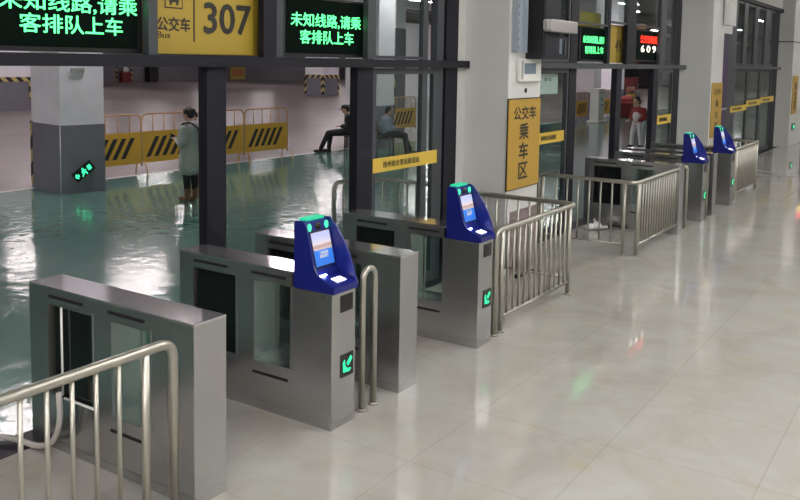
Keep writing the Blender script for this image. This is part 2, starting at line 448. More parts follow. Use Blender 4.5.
# ------------------------------------------------------------------ gates
YC = 4.02     # centre of the gate bodies; local y -.73 (front) .. +.73 (back)
def make_gate(label, x, w=.25, head=True, group='turnstile gate cabinets', back=.68):
    g = thing('ticket_gate', label, 'turnstile', (x + w / 2, YC, 0), 0, group)
    h = w / 2; top = 1.0
    b = MB()
    t = .022
    # solid front column, base box, mid post, rear column, top beam
    b.box(-h, h, -.73, -.39, .0, .904 if head else top - .004)
    b.box(-h, h, -.39, back, .0, .335)
    b.box(-h, h, -.05, .11, .335, .905)
    b.box(-h, h, .545, back, .335, .905)
    b.box(-h, h, -.39, back, .905, top - .004)
    b.build('body', 'steel', g)
    if head: MB().box(-h - .001, h + .001, -.41, back + .002, top - .006, top + .006, .003).build('top_plate', 'steel_cap', g)
    else: MB().box(-h - .001, h + .001, -.732, back + .002, top - .006, top + .006, .003).build('top_plate', 'steel_cap', g)
    bx('kick_plate', 'steel', -h - .0015, h + .0015, -.7315, back + .0015, 0, .055, g)
    pn = MB()
    pn.box(-h + .02, -h + .03, .11, .545, .335, .905); pn.box(h - .03, h - .02, .11, .545, .335, .905)
    o = pn.build('dark_panel', 'black_gloss', g); o['label'] = 'glossy black side panel'
    gw = MB(); gw.box(-h + .012, -h + .02, -.39, -.05, .335, .905); gw.box(h - .02, h - .012, -.39, -.05, .335, .905)
    gw.build('side_window', 'glass_gate', g)
    for s in (-1, 1):
        for (a, c, z) in ((.20, .53, .95), (-.34, -.03, .95), (-.36, -.04, .255)):
            bx('slot', 'blackhole', s * h - .003, s * h + .003, a, c, z - .009, z + .009, g)
    for s in (-1, 1):
        for (a, c) in ((.11, .545), (-.39, -.05)):
            q = MB(); xo, xi = s * (h + .003), s * (h - .02)
            x0, x1 = min(xo, xi), max(xo, xi)
            q.box(x0, x1, a - .006, a + .008, .327, .913).box(x0, x1, c - .008, c + .006, .327, .913).box(x0, x1, a + .008, c - .008, .327, .341).box(x0, x1, a + .008, c - .008, .899, .913)
            q.build('window_trim', 'steel', g)
    # glass wing flap folded inside the window
    fl = MB(); fl.box(-.008, .008, -.32, -.02, .36, .90); fl.build('wing_flap', 'glass_gate', g)
    bx('flap_edge', 'steel_cap', -.012, .012, -.335, -.32, .36, .90, g)
    if head:
        bx('reader_window', 'black_gloss', -.035, .095, -.734, -.729, .765, .875, g)
        ar = bx('arrow_sign', 'black', -.03, .105, -.735, -.729, .325, .48, g); ar['label'] = 'black square with a lit green arrow pointing down left'
        am = MB()
        c = (.038, .402)
        def R(p):
            a = PI * 1.25; return (c[0] + (p[0] * math.cos(a) - p[1] * math.sin(a)), c[1] + (p[0] * math.sin(a) + p[1] * math.cos(a)))
        am.prism_xz([R(p) for p in ((-.062, -.013), (.0, -.013), (.0, .013), (-.062, .013))], -.7385, -.7352)
        am.prism_xz([R(p) for p in ((.062, 0), (.020, .050), (-.005, .050), (.02, .013), (.02, -.013), (-.005, -.050), (.020, -.050))], -.7385, -.7352)
        am.build('arrow', 'arrow_green', ar)
        lk = MB(); lk.ell((-h, -.66, .88), (.004, .011, .011)); lk.build('lock', 'black', g)
        # face reader head
        hd = thing_child('reader_head', g)
    return g
def thing_child(name, parent):
    W = .130
    left = [(-.415, .905), (-.415, 1.340), (-.43, 1.352), (-.485, 1.352), (-.500, 1.342), (-.510, 1.325), (-.545, 1.20), (-.575, 1.07), (-.612, 1.01), (-.69, .972), (-.750, .945), (-.750, .905)]
    right = [(-.415, .905), (-.415, 1.340), (-.43, 1.352), (-.50, 1.352), (-.522, 1.342), (-.58, 1.28), (-.645, 1.19), (-.685, 1.11), (-.712, 1.04), (-.735, .97), (-.750, .945), (-.750, .905)]
    cen = [(-.415, .905), (-.415, 1.348), (-.480, 1.348), (-.496, 1.340), (-.502, 1.32), (-.538, 1.20), (-.573, 1.05), (-.594, .988), (-.747, .948), (-.747, .905)]
    b = MB()
    b.prism(left, -W, -W + .016); b.prism(right, W - .016, W)
    b.prism(cen, -W + .016, W - .016)
    o = b.build(name, 'blue_plastic', parent); o['label'] = 'blue moulded face reader housing'
    tp = MB(); tp.box(-.09, .09, -.490, -.42, 1.346, 1.364, .004); tp.build('light_bar', 'lamp_green', o)
    for sx in (-.088, .088):
        q = MB(); q.ell((sx, -.508, 1.305), (.020, .012, .029)); q.build('face_lamp', 'face_light', o)
    q = MB(); q.ell((0, -.508, 1.305), (.030, .012, .027)); q.build('camera_lens', 'black_gloss', o)
    # tilted screen: follows the recessed front between (y -.575,z 1.30) and (y -.618,z 1.03)
    def P(z): return -.510 - (1.30 - z) / .25 * .063
    sc = MB(); z0, z1 = 1.055, 1.270
    bez = MB(); bez.prism([(P(z0 - .012) - .0005, z0 - .012), (P(z1 + .010) - .0005, z1 + .010), (P(z1 + .010) - .004, z1 + .010), (P(z0 - .012) - .004, z0 - .012)], -.100, .104)
    be = bez.build('screen_bezel', 'black', o)
    sc.prism([(P(z0) - .003, z0), (P(z1) - .003, z1), (P(z1) - .0065, z1), (P(z0) - .0065, z0)], -.092, .096)
    s = sc.build('screen', 'reader_screen', be); s['label'] = 'lit screen with a picture above a blue field'
    t1 = text('lettering', '生物识别\n刷脸通行', 'plastic_white', 0, P(1.125) - .0075, 1.125, .085, .045, be, .001, .01)
    if t1: t1.rotation_euler = (-.148, 0, 0)
    pad = MB(); pad.prism([(-.700, .9620), (-.645, .9750), (-.645, .9780), (-.700, .9655)], -.03, .065)
    pad.build('scan_pad', 'scan_white', o)
    lp = MB(); lp.box(-.085, -.02, -.606, -.590, .990, 1.0, .002); lp.build('scan_lamp', 'scan_blue', o)
    return o

g_plain = make_gate('nearest stainless steel gate cabinet behind the foreground handrail', 3.03, .235, False, back=.725)
fe = MB(); fe.tube([(-.122, .40, .36), (-.122, .40, .90)], .007, 8); fe.build('guide_rod', 'plastic_white', g_plain)
fe = MB(); fe.tube([(-.124, .38, .345), (-.124, .09, .345)], .008, 8); fe.build('guide_rod', 'plastic_white', g_plain)
g1 = make_gate('front steel ticket gate with a blue face reader beside the near bent-tube bollard', 4.20, .25, True)
g_plain2 = make_gate('steel gate cabinet without a reader between the two nearest blue readers', 4.99, .235, False)
def gate_copy(x, label):
    c = copy_tree(g1); c.location = (x + .125, YC, 0); c['label'] = label; return c
gate_copy(6.17, 'steel ticket gate with a blue face reader beside the large off-white pillar')
gate_copy(13.39, 'farther steel ticket gate, third blue face reader counted from the near end')
gate_copy(15.30, 'farthest steel ticket gate, its blue face reader in front of the second pillar')
c = copy_tree(g_plain2); c.location = (12.12 + .118, YC, 0); c['label'] = 'steel gate cabinet without a reader behind the middle railing'
c = copy_tree(g_plain2); c.location = (14.06 + .118, YC, 0); c['label'] = 'steel gate cabinet without a reader between the two farthest blue readers'

# bent tube bollards beside the reader gates
def bollard(x, label, y=3.33, r=.022):
    g = thing('hoop_bollard', label, 'bollard', (x, y, 0), 0, 'bent tube bollards')
    pts = [(-.07, 0, .005), (-.07, 0, .91)] + [(-.07 * math.cos(a * PI / 10), 0, .91 + .072 * math.sin(a * PI / 10)) for a in range(1, 10)] + [(.07, 0, .91), (.07, 0, .005)]
    MB().tube(pts, r, 16).build('hoop', 'steel_tube', g)
    for s in (-1, 1): MB().cyl((s * .07, 0), .038, 0, .016, 20).build('base_flange', 'steel_tube', g)
    return g
bollard(4.66, 'steel hoop bollard standing between the nearest reader gate and the plain cabinet')
bollard(13.98 - .2, 'far steel hoop bollard to the right of the third blue reader')

# ------------------------------------------------------------------ railings
def railing(name, label, pts, bal, legs, zt=.955, zb=.14, group='steel guard railings', bal_r=.0115, end_drop=(True, True)):
    """pts: floor path of the top rail; legs: floor points; bal: list of (p0, p1, n) spans with n balusters and their bottom rail"""
    ox, oy = pts[0][0], pts[0][1]
    g = thing(name, label, 'railing', (ox, oy, 0), 0, group)
    L = lambda p, z: (p[0] - ox, p[1] - oy, z)
    path = [L(p, zt - .02) for p in pts]
    if end_drop[0]: path = [L(pts[0], 0)] + path
    if end_drop[1]: path = path + [L(pts[-1], 0)]
    MB().tube(fillet(path, .09), .0265, 16).build('top_rail', 'steel_tube', g)
    ends = [p for p, e in ((pts[0], end_drop[0]), (pts[-1], end_drop[1])) if e]
    for p in legs:
        MB().tube([L(p, 0), L(p, zt - .03)], .0225, 14).build('post', 'steel_tube', g)
    for p in list(legs) + ends:
        MB().cyl(L(p, 0)[:2], .037, 0, .016, 20).build('base_flange', 'steel_tube', g)
    for (p0, p1, n) in bal:
        MB().tube([L(p0, zb), L(p1, zb)], .014, 12).build('bottom_rail', 'steel_tube', g)
        for i in range(1, n + 1):
            t = i / (n + 1)
            q = (p0[0] + (p1[0] - p0[0]) * t, p0[1] + (p1[1] - p0[1]) * t)
            MB().tube([L(q, zb), L(q, zt - .03)], bal_r, 10).build('baluster', 'steel_tube', g)
    return g
RY = 3.335
railing('guard_railing', 'steel railing beyond the glass door beside the second dark post',
        [(8.0, 6.25), (8.62, 5.95), (8.62, 5.05)], [((8.0, 6.25), (8.6, 5.97), 4), ((8.62, 5.85), (8.62, 5.1), 5)], [(8.62, 5.95)])
railing('guard_railing', 'foreground stainless handrail with upright bars in front of the nearest gate cabinet',
        [(2.93, RY), (.9, RY)], [((2.72, RY), (1.03, RY), 12)], [(2.75, RY), (1.05, RY)])
railing('guard_railing', 'steel guard railing around the foot of the large off-white pillar',
        [(6.57, RY), (8.37, RY), (8.37, 4.62)], [((6.69, RY), (8.23, RY), 12), ((8.37, 3.46), (8.37, 4.52), 7)], [(6.69, RY), (8.23, RY), (8.37, 4.54)])
railing('guard_railing', 'L-shaped steel guard railing in the middle of the gate line',
        [(12.65, RY), (10.38, RY), (10.38, 4.66)], [((12.40, RY), (10.42, RY), 17), ((10.38, 3.5), (10.38, 4.56), 6)], [(12.40, RY), (10.44, RY), (10.38, 3.49), (10.38, 4.6)])
railing('guard_railing', 'far steel guard railing to the right of the farthest blue reader',
        [(15.75, RY), (17.8, RY), (17.8, 4.12)], [((15.88, RY), (17.66, RY), 16), ((17.8, 3.46), (17.8, 4.0), 4)], [(15.88, RY), (17.66, RY)])

# ------------------------------------------------------------------ signs above the transom
def led(x0, x1, z0, z1, label, rows, group='led line displays'):
    cx = (x0 + x1) / 2
    g = thing('led_display', label, 'display', (cx, 4.86, z0), 0, group)
    bx('housing', 'black', x0 - cx, x1 - cx, -.03, .10, 0, z1 - z0, g, .004)
    p = bx('led_panel', 'led_panel', x0 - cx + .04, x1 - cx - .05, -.036, -.030, .03, z1 - z0 - .02, g)
    for (s, mat, rx, rz, w, h, bo) in rows:
        text('lettering', s, mat, rx - cx, -.037, rz - z0, w, h, p, .002, bo)
    return g
G = 'led_green'
led(2.74, 3.99, 2.425, 2.95, 'large green led display at the upper left edge, cut off by the frame',
    [('未知线路,请乘', G, 3.43, 2.735, 1.02, .120, .012), ('客排队上车', G, 3.435, 2.60, .76, .118, .012)])
led(5.46, 6.66, 2.425, 2.95, 'green led display right of the yellow 307 sign',
    [('未知线路,请乘', G, 6.055, 2.745, 1.0, .122, .012), ('客排队上车', G, 6.06, 2.60, .77, .118, .012)])
led(12.08, 13.32, 2.44, 2.97, 'small green led display between the two pillars',
    [('未知线路,请乘', G, 12.66, 2.775, .98, .118, .010), ('客排队上车', G, 12.66, 2.62, .78, .112, .010)])
led(14.62, 15.98, 2.46, 3.02, 'led display with red characters above white digits',
    [('公交车路线', 'led_red', 15.33, 2.86, .95, .145, .004), ('6 0 9', 'led_white', 15.33, 2.69, .84, .115, .02)])
def board(x0, x1, z0, z1, label):
    cx = (x0 + x1) / 2
    g = thing('line_sign', label, 'sign', (cx, 4.87, z0), 0, 'yellow line signs')
    bx('sign_face', 'yellow_sign', x0 - cx, x1 - cx, -.02, .08, 0, z1 - z0, g, .003)
    return g
s1 = board(4.02, 5.20, 2.425, 3.12, 'yellow bus line sign reading 307 between two led displays')
cx = (4.02 + 5.20) / 2
bx('side_strip', 'yellow_dark', 5.12 - cx, 5.205 - cx, -.024, -.0, 0, .695, s1)['label'] = 'darker yellow edge strip'
f = 4.85 / 4.82
text('lettering', '公交车', 'sign_black', 4.265 * f - cx, -.022, .217, .31, .10, s1, .002, .026)
text('lettering', 'Bus', 'sign_black', 4.17 * f - cx, -.022, .137, .12, .045, s1, .002, .005)
text('lettering', '307', 'sign_black', 4.81 * f - cx, -.022, .280, .50, .225, s1, .002, .034)
bx('divider', 'sign_black', 4.46 * f - cx - .006, 4.46 * f - cx + .006, -.023, -.02, .095, .60, s1)
ic = MB()
X, Z = 4.265 * f - cx, .385
ic.box(X - .085, X + .085, -.022, -.0205, Z - .055, Z + .12)
ik = ic.build('bus_symbol', 'sign_black', s1); ik['label'] = 'black bus front in a rounded square'
ii = MB()
ii.box(X - .075, X + .075, -.024, -.022, Z - .045, Z + .11, 0)
a = ii.build('symbol_field', 'yellow_sign', ik)
ib = MB()
ib.box(X - .045, X + .045, -.026, -.0241, Z - .01, Z + .09); ib.box(X - .06, X - .05, -.026, -.0241, Z + .03, Z + .06); ib.box(X + .05, X + .06, -.026, -.0241, Z + .03, Z + .06)
ib.box(X - .04, X - .02, -.026, -.0241, Z - .03, Z - .01); ib.box(X + .02, X + .04, -.026, -.0241, Z - .03, Z - .01)
ib.build('bus_shape', 'sign_black', ik)
iw = MB(); iw.box(X - .035, X + .035, -.0275, -.0262, Z + .03, Z + .075); iw.build('windscreen', 'yellow_sign', ik)
s2 = board(13.32, 14.12, 2.43, 3.05, 'narrow yellow line sign ending in 49')
bx('side_strip', 'yellow_dark', .0, .40, -.024, -.0, 0, .62, s2)['label'] = 'darker yellow half'
text('lettering', '49', 'sign_black', .06, -.026, .285, .26, .20, s2, .002, .02)
for (x0, x1, lab, wd) in ((2.74, 3.99, 'yellow board above the led display at the upper left edge', 0), (5.46, 6.52, 'yellow board above the green led display beside the 307 sign', 0), (12.08, 13.1, 'yellow board above the small green led display between the pillars', 0), (15.0, 15.4, 'small orange board above the red led display', 1)):
    o = bx('panel_board', 'orange_paint' if wd else 'yellow_sign', x0, x1, 4.90, 4.94, 2.97 + wd * .07, 3.20 - wd * .06); tag(o, lab, 'sign', 'boards above the led displays')

# yellow boarding-area signs on the pillars
g = thing('area_sign', 'tall yellow sign with black characters on the large near pillar', 'sign', (8.89, 4.2, .97), 0, 'yellow boarding area signs')
bx('sign_border', 'sign_black', -.435, .415, -.012, 0, 0, 1.035, g)
bx('sign_face', 'yellow_pillar', -.425, .405, -.018, -.010, .012, 1.023, g)
text('lettering', '公交车', 'sign_black', -.01, -.019, .865, .58, .145, g, .002, .028)
for ch, z in (('乘', .655), ('车', .43), ('区', .205)):
    text('lettering', ch, 'sign_black', -.03, -.019, z, .235, .18, g, .002, .03)
g = thing('area_sign', 'narrow yellow sign with black characters on the second pillar', 'sign', (17.87, 4.2, .97), 0, 'yellow boarding area signs')
bx('sign_face', 'yellow_pillar', -.42, .42, -.018, 0, 0, 1.10, g)
text('lettering', '公交车', 'sign_black', 0, -.019, .92, .55, .12, g, .002, .014)
for ch, z in (('乘', .68), ('车', .45), ('区', .22)):
    text('lettering', ch, 'sign_black', 0, -.019, z, .22, .15, g, .002, .016)
g = thing('area_sign', 'far yellow sign at the right edge of the far pillar', 'sign', (28.4, 4.355, 1.0), 0, 'yellow boarding area signs')
bx('sign_face', 'yellow_pillar', -.55, .30, -.02, 0, 0, 1.15, g)
text('lettering', '乘\n车\n区', 'sign_black', -.1, -.021, .55, .3, .8, g, .002, .014)

# equipment on the near pillar
g = thing('cable_tray', 'pale grey metal cable tray running up the near pillar', 'cable tray', (8.66, 4.192, 2.46))
b = MB(); b.box(-.15, .10, -.012, 0, .06, 2.7); b.box(-.15, -.135, -.07, -.012, .06, 2.7); b.box(.085, .10, -.07, -.012, .06, 2.7); b.build('channel', 'pale_blue_metal', g)
for i in range(6):
    b = MB(); b.ell((-.02, -.014, .12 + i * .09), (.018, .004, .024), u=10, v=6); b.build('hole', 'black', g)
g = thing('control_cabinet', 'black cabinet mounted high on the near pillar', 'cabinet', (9.03, 4.192, 2.45))
bx('housing', 'black', -.17, .28, -.22, 0, 0, 1.3, g, .006)
bx('door', 'frame_dark', -.155, .265, -.226, -.221, .02, 1.28, g)
g = thing('junction_box', 'silver metal box sticking out beside the black cabinet', 'box', (9.30, 4.0, 2.755), 0)
bx('housing', 'silver', -.45, .30, -.13, -.03, 0, .14, g, .012)
bx('bracket', 'silver', -.50, -.44, -.10, -.04, .02, .13, g, .01)
bx('end_cap', 'frame_grey', .302, .315, -.12, -.04, .01, .13, g)
g = thing('wall_controller', 'dark wall controller with a grey window below the silver box', 'controller', (9.62, 4.2, 2.46), 0)
bx('housing', 'frame_dark', -.11, .40, -.03, .14, 0, .27, g, .006)
bx('display', 'lcd_grey', .02, .22, -.034, -.03, .06, .24, g)
bx('key_strip', 'frame_grey', .30, .34, -.036, -.03, .04, .23, g)
g = thing('thermostat', 'white control panel with a blue-grey screen above the yellow pillar sign', 'control panel', (8.92, 4.2, 2.19), 0)
bx('housing', 'plastic_white', -.26, .30, -.05, 0, 0, .26, g, .012)
bx('screen', 'lcd_grey', -.16, .14, -.054, -.05, .09, .21, g)
bx('vent_strip', 'silver', -.24, -.19, -.054, -.05, .03, .24, g)
o = tag(MB().ell((8.90, 4.19, 2.09), (.022, .012, .03)).build('lock_switch', 'black'), 'small black key switch between the white panel and the yellow sign', 'switch')
g = thing('notice_paper', 'white paper notice taped inside the glass beside the near pillar', 'notice', (11.0, 4.83, 1.98), 0)
bx('sheet', 'paper', -.35, .30, 0, .005, 0, .28, g)
text('lettering', '通 知', 'sign_black', -.05, -.001, .2, .25, .05, g, .001, .01)
g = thing('conduit_box', 'pale square duct casing on the upper right of the second pillar', 'duct', (18.15, 4.18, 2.13), 0)
bx('housing', 'wall_white', -.08, .42, -.14, 0, 1.1, 3.0, g, .01)
o = tag(bx('socket_plate', 'plastic_white', 18.05, 18.2, 4.17, 4.198, 2.1 - .0, 2.12), 'small white plate', 'plate') if False else None

# ------------------------------------------------------------------ bus hall columns
def column(x0, x1, y0, y1, label, top=5.6, strips=True, band=1.2):
    cx, cy = (x0 + x1) / 2, (y0 + y1) / 2; a, c = (x1 - x0) / 2, (y1 - y0) / 2
    g = thing('column', label, 'column', (cx, cy, 0), 0, 'square concrete columns')
    bx('shaft', 'column_white', -a, a, -c, c, band, top, g)
    bx('base_band', 'band_grey', -a - .01, a + .01, -c - .01, c + .01, 0, band, g)['label'] = 'dark grey painted lower part'
    return g
def hz(g, x, y, z0, z1, w=.06, horizontal=None):
    o = bx('hazard_strip', 'hazard', x - w, x + w, y - w, y + w, z0, z1, g); o['label'] = 'yellow and black striped corner guard'; return o
c1 = column(8.985, 9.785, 12.84, 13.98, 'white column with a grey base and a tilted green exit sign'); c1.rotation_euler = (0, 0, -.17)
hz(c1, -.385, .565, .08, 1.22, .035)
bx('bracket_plate', 'silver', -.20, .04, -.60, -.57, 2.12, 2.19, c1)
for i in range(12):
    z = .10 + i * .095
b = MB(); b.tube([(-.411, -.581, .03), (-.411, -.581, 1.18)], .008, 6); b.build('corner_bead', 'plastic_white', c1)
g = thing('exit_sign', 'tilted green running-man exit sign on the grey column base', 'sign', (9.27, 12.815, .385)); g.rotation_euler = (0, -.62, -.17)
bx('housing', 'black', -.20, .20, -.02, .015, -.095, .095, g, .005)
rm = MB()
for (x, z, r) in ((.0, .055, .018),): rm.tube([(x, -.022, z), (x, -.026, z)], r, 14)
def seg(mb, x0, z0, x1, z1, w):
    d = Vector((x1 - x0, z1 - z0)).normalized() * w; nx, nz = -d.y, d.x
    mb.prism_xz([(x0 + nx, z0 + nz), (x0 - nx, z0 - nz), (x1 - nx, z1 - nz), (x1 + nx, z1 + nz)], -.026, -.021)
seg(rm, -.005, .038, -.015, -.015, .020); seg(rm, -.015, -.01, .03, -.04, .013); seg(rm, .03, -.04, .02, -.078, .011); seg(rm, -.015, -.01, -.045, -.045, .013); seg(rm, -.045, -.045, -.075, -.06, .010)
seg(rm, -.005, .028, .045, .0, .011); seg(rm, -.005, .028, -.05, .0, .011)
seg(rm, .08, .0, .15, .0, .045); seg(rm, -.17, .0, -.11, .0, .022); seg(rm, -.18, .0, -.145, .045, .012); seg(rm, -.18, .0, -.145, -.045, .012)
rm.build('running_figure', 'exit_green', g)
c2 = column(19.0, 22.15, 34.2, 36.0, 'wide white column with a striped grey base at the left edge', band=1.4)
o = bx('hazard_strip', 'hazard', -1.6, 1.6, -.93, -.91, 1.25, 1.45, c2); hz(c2, 1.53, -.88, .5, 1.4, .07)
c3 = column(44.4, 46.1, 35.7, 37.25, 'far white column with a hazard-striped grey base beyond the seated man', band=1.35)
b = MB(); b.box(-.88, .88, -.82, -.79, 1.2, 1.40); b.box(-.89, -.86, -.79, .79, 1.2, 1.4); b.build('hazard_band', 'hazard', c3); hz(c3, -.80, .72, .1, 1.2, .09); hz(c3, .80, -.72, .1, 1.2, .09); hz(c3, -.80, -.72, .1, 1.2, .09)
c4 = column(18.5, 19.25, 13.0, 14.1, 'white column seen through the glass door behind the seated person')
hz(c4, .41, -.50, .1, 2.0, .04)
column(34.7, 35.6, 13.2, 14.2, 'white column left of the far dark post')
column(39.7, 40.9, 14.0, 15.0, 'white column between the far dark posts')
column(50.5, 51.8, 13.2, 14.2, 'far thin white column near the second pillar')
column(52, 53.2, 26, 27.2, 'distant white column deep in the bus hall')
column(70, 71.2, 36, 37.2, 'distant grey-white column near the end of the bus hall')
column(23.75, 24.35, 16.0, 16.5, 'slim grey column right of the white one behind the glass door', band=3.5)
# grey lit wall portion seen through the glass door (far side block)
g = thing('wall_block', 'pale pink lit wall block deep in the hall behind the glass door', 'wall block', (44.0, 27.5, 0))
bx('body', 'column_white', -3.3, 3.3, -.5, .5, .0, 4.6, g); bx('base_band', 'wall_white', -3.32, 3.32, -.52, .52, 0, .3, g)

# ------------------------------------------------------------------ striped crowd barriers
def make_barrier(label, loc, rz):
    g = thing('crowd_barrier', label, 'barrier', loc, rz, 'yellow striped crowd barriers')
    L = .70
    path = fillet([(-L, 0, .18), (-L, 0, 1.24), (L, 0, 1.24), (L, 0, .18)], .16, 8)
    MB().tube(path, .019, 12).build('frame', 'barrier_tube', g)
    for x in (-.42, -.14, .14, .42): MB().tube([(x, 0, .88), (x, 0, 1.235)], .011, 8).build('upright', 'barrier_tube', g)
    p = MB(); p.box(-L, L, -.012, .012, .24, .885, .004); p.mi = 1
    for i in range(5):
        x = -.60 + i * .20
        p.prism_xz([(x, .36), (x + .105, .36), (x + .335, .77), (x + .23, .77)], -.015, -.0125)
    p.build('striped_panel', ['barrier_yellow', 'rubber_black'], g)
    for s in (-1, 1):
        MB().tube(fillet([(s * L, -.20, .0), (s * L, -.15, .26), (s * L, .15, .26), (s * L, .20, .0)], .12, 6), .014, 10).build('foot', 'barrier_tube', g)
    return g
bar = make_barrier('yellow striped crowd barrier partly hidden by the white column', (10.74, 13.95, 0), -.05)
def bar_copy(x, y, rz, lab):
    c = copy_tree(bar); c.location = (x, y, 0); c.rotation_euler = (0, 0, rz); c['label'] = lab
bar_copy(12.16, 13.90, -.05, 'yellow striped crowd barrier just left of the standing woman')
bar_copy(13.56, 13.83, -.05, 'yellow striped crowd barrier mostly hidden behind the first dark post')
bar_copy(14.97, 13.74, -.05, 'yellow striped crowd barrier at the free end right of the first dark post')
bar_copy(21.6, 15.2, .05, 'yellow striped crowd barrier seen through the glass door')
bar_copy(23.1, 15.2, .0, 'crowd barrier seen through the glass door, partly behind the door frame')
bar_copy(33.7, 13.3, .05, 'yellow striped crowd barrier left of the white stand')
bar_copy(36.4, 13.3, .05, 'yellow striped crowd barrier right of the white stand')
bar_copy(43.5, 14.5, .05, 'distant yellow striped crowd barrier above the dark-haired person in red')
g = thing('service_stand', 'white stand with dark marks between two far yellow barriers', 'stand', (33.6, 12.6, 0))
bx('body', 'plastic_white', -.32, .32, -.2, .2, .05, 1.42, g, .03)
bx('base', 'plastic_white', -.42, .42, -.28, .28, 0, .10, g, .02)
for z in (1.2, .95, .70): bx('mark', 'lcd_grey', -.08, .08, -.206, -.2, z, z + .07, g)

# fixtures on the far wall
g = thing('fire_point', 'red fire cabinet with a hazard-striped surround on the far wall', 'fire cabinet', (52.3, 65.98, 0))
b = MB(); b.box(-.95, -.8, -.06, 0, .0, 1.8); b.box(.8, .95, -.06, 0, .0, 1.8); b.box(-.8, .8, -.06, 0, 1.65, 1.8); b.build('striped_surround', 'hazard', g)
bx('cabinet', 'red_paint', -.5, .5, -.4, 0, .02, .95, g, .03); MB().ell((0, -.25, 1.2), (.35, .15, .26)).build('white_top', 'plastic_white', g)
g = thing('wall_sign', 'orange and cream sign board on the far wall right of the first dark post', 'sign', (67.3, 65.97, .15))
bx('board', 'hazard_yellow', -1.1, 1.1, -.05, 0, 0, 1.4, g); bx('writing_band', 'orange_paint', -.9, .9, -.07, -.05, .35, 1.1, g)
o = tag(bx('dark_machine', 'black', 54.7, 55.8, 65.2, 65.95, 0, 1.5, None, .1), 'dark machine standing against the far wall right of the red cabinet', 'machine')
# far buses to the right
def bus(x, y, label, col, rz=0):
    g = thing('parked_bus', label, 'bus', (x, y, 0), rz, 'parked buses')
    MB().box(-5, 5, -1.2, 1.2, .35, 3.0, .15).build('body', col, g)
    bx('window_band', 'black_gloss', -4.8, 4.8, -1.22, -1.19, 1.5, 2.5, g)
    for x_ in (-3.2, 3.0):
        b = MB(); b.tube([(x_, -1.22, .48), (x_, -.9, .48)], .48, 20); b.build('wheel', 'rubber_black', g)
    for x_ in (-4.6, 4.6): bx('headlamp', 'lamp_green' if 0 else 'plastic_white', x_ - .15, x_ + .15, -1.23, -1.2, .7, .9, g)
    return g
bus(62, 22, 'dark red bus parked far behind the small green led display', 'red_paint', .2)
bus(88, 24, 'dark bus parked at the far end of the hall', 'black', .1)

# dark red box beside the far person
g = thing('storage_box', 'dark red box behind the person in red and white', 'box', (38.0, 12.85, 0), .3)
bx('body', 'red_paint', -.40, .40, -.30, .30, 0, .75, g, .08); MB().ell((0, 0, .80), (.33, .28, .22)).build('cover', 'cloth_red', g)

# ------------------------------------------------------------------ people
def hand(c, d, up, side=1, s=1.):
    """prims for a hand: palm at c, fingers along d, thumb off the side"""
    c = Vector(c); d = Vector(d).normalized(); up = Vector(up); up = (up - d * up.dot(d)).normalized(); sd = d.cross(up) * side
    pr = [('c', c, c + d * .045 * s, .022 * s, .024 * s), ('c', c + sd * .018 * s, c + sd * .022 * s + d * .05 * s, .018 * s, .018 * s), ('c', c - sd * .018 * s, c - sd * .022 * s + d * .05 * s, .018 * s, .018 * s)]
    for i, (o, ln) in enumerate(((-.032, .055), (-.011, .07), (.011, .066), (.031, .05))):
        b = c + d * .065 * s + sd * o * s
        m1 = b + d * ln * .5 * s - up * .010 * s
        t = m1 + (d * .7 - up * .7) * ln * .5 * s
        pr += [('c', b, m1, .0095 * s, .009 * s), ('c', m1, t, .009 * s, .0075 * s)]
    b = c - sd * .028 * s + d * .01 * s
    m1 = b + (d * .6 - sd * .8) * .035 * s
    pr += [('c', b, m1, .012 * s, .010 * s), ('c', m1, m1 + (d * .9 - sd * .2 - up * .3) * .03 * s, .010 * s, .008 * s)]
    return pr
def head(c, tilt=0., s=1.):
    """prims for a head looking along +y, c = centre of skull"""
    M = Matrix.Rotation(tilt, 4, 'X'); c = Vector(c)
    T = lambda p: c + (M @ Vector(p)) * s
    e = lambda p, r: ('e', T(p), tuple(q * s for q in r), M)
    return [e((0, -.005, .02), (.074, .092, .092)), e((0, .028, -.045), (.056, .062, .066)), e((0, .062, -.085), (.026, .024, .022)),
            ('c', T((0, .084, .012)), T((0, .105, -.022)), .008 * s, .013 * s), e((0, .082, -.052), (.024, .012, .008)),
            e((.075, -.01, -.008), (.010, .018, .030)), e((-.075, -.01, -.008), (.010, .018, .030)), e((0, .083, .03), (.045, .012, .01))], T
def eyes(T, par, s=1.):
    for sx in (-1, 1):
        o = MB().ell(T((sx * .030, .083, .008)), (.012 * s, .006 * s, .006 * s), u=10, v=8).build('eye', 'hair_black', par)
    MB().ell(T((0, .093, -.052)), (.020 * s, .006 * s, .006 * s), u=10, v=8).build('mouth', 'cloth_pink', par)

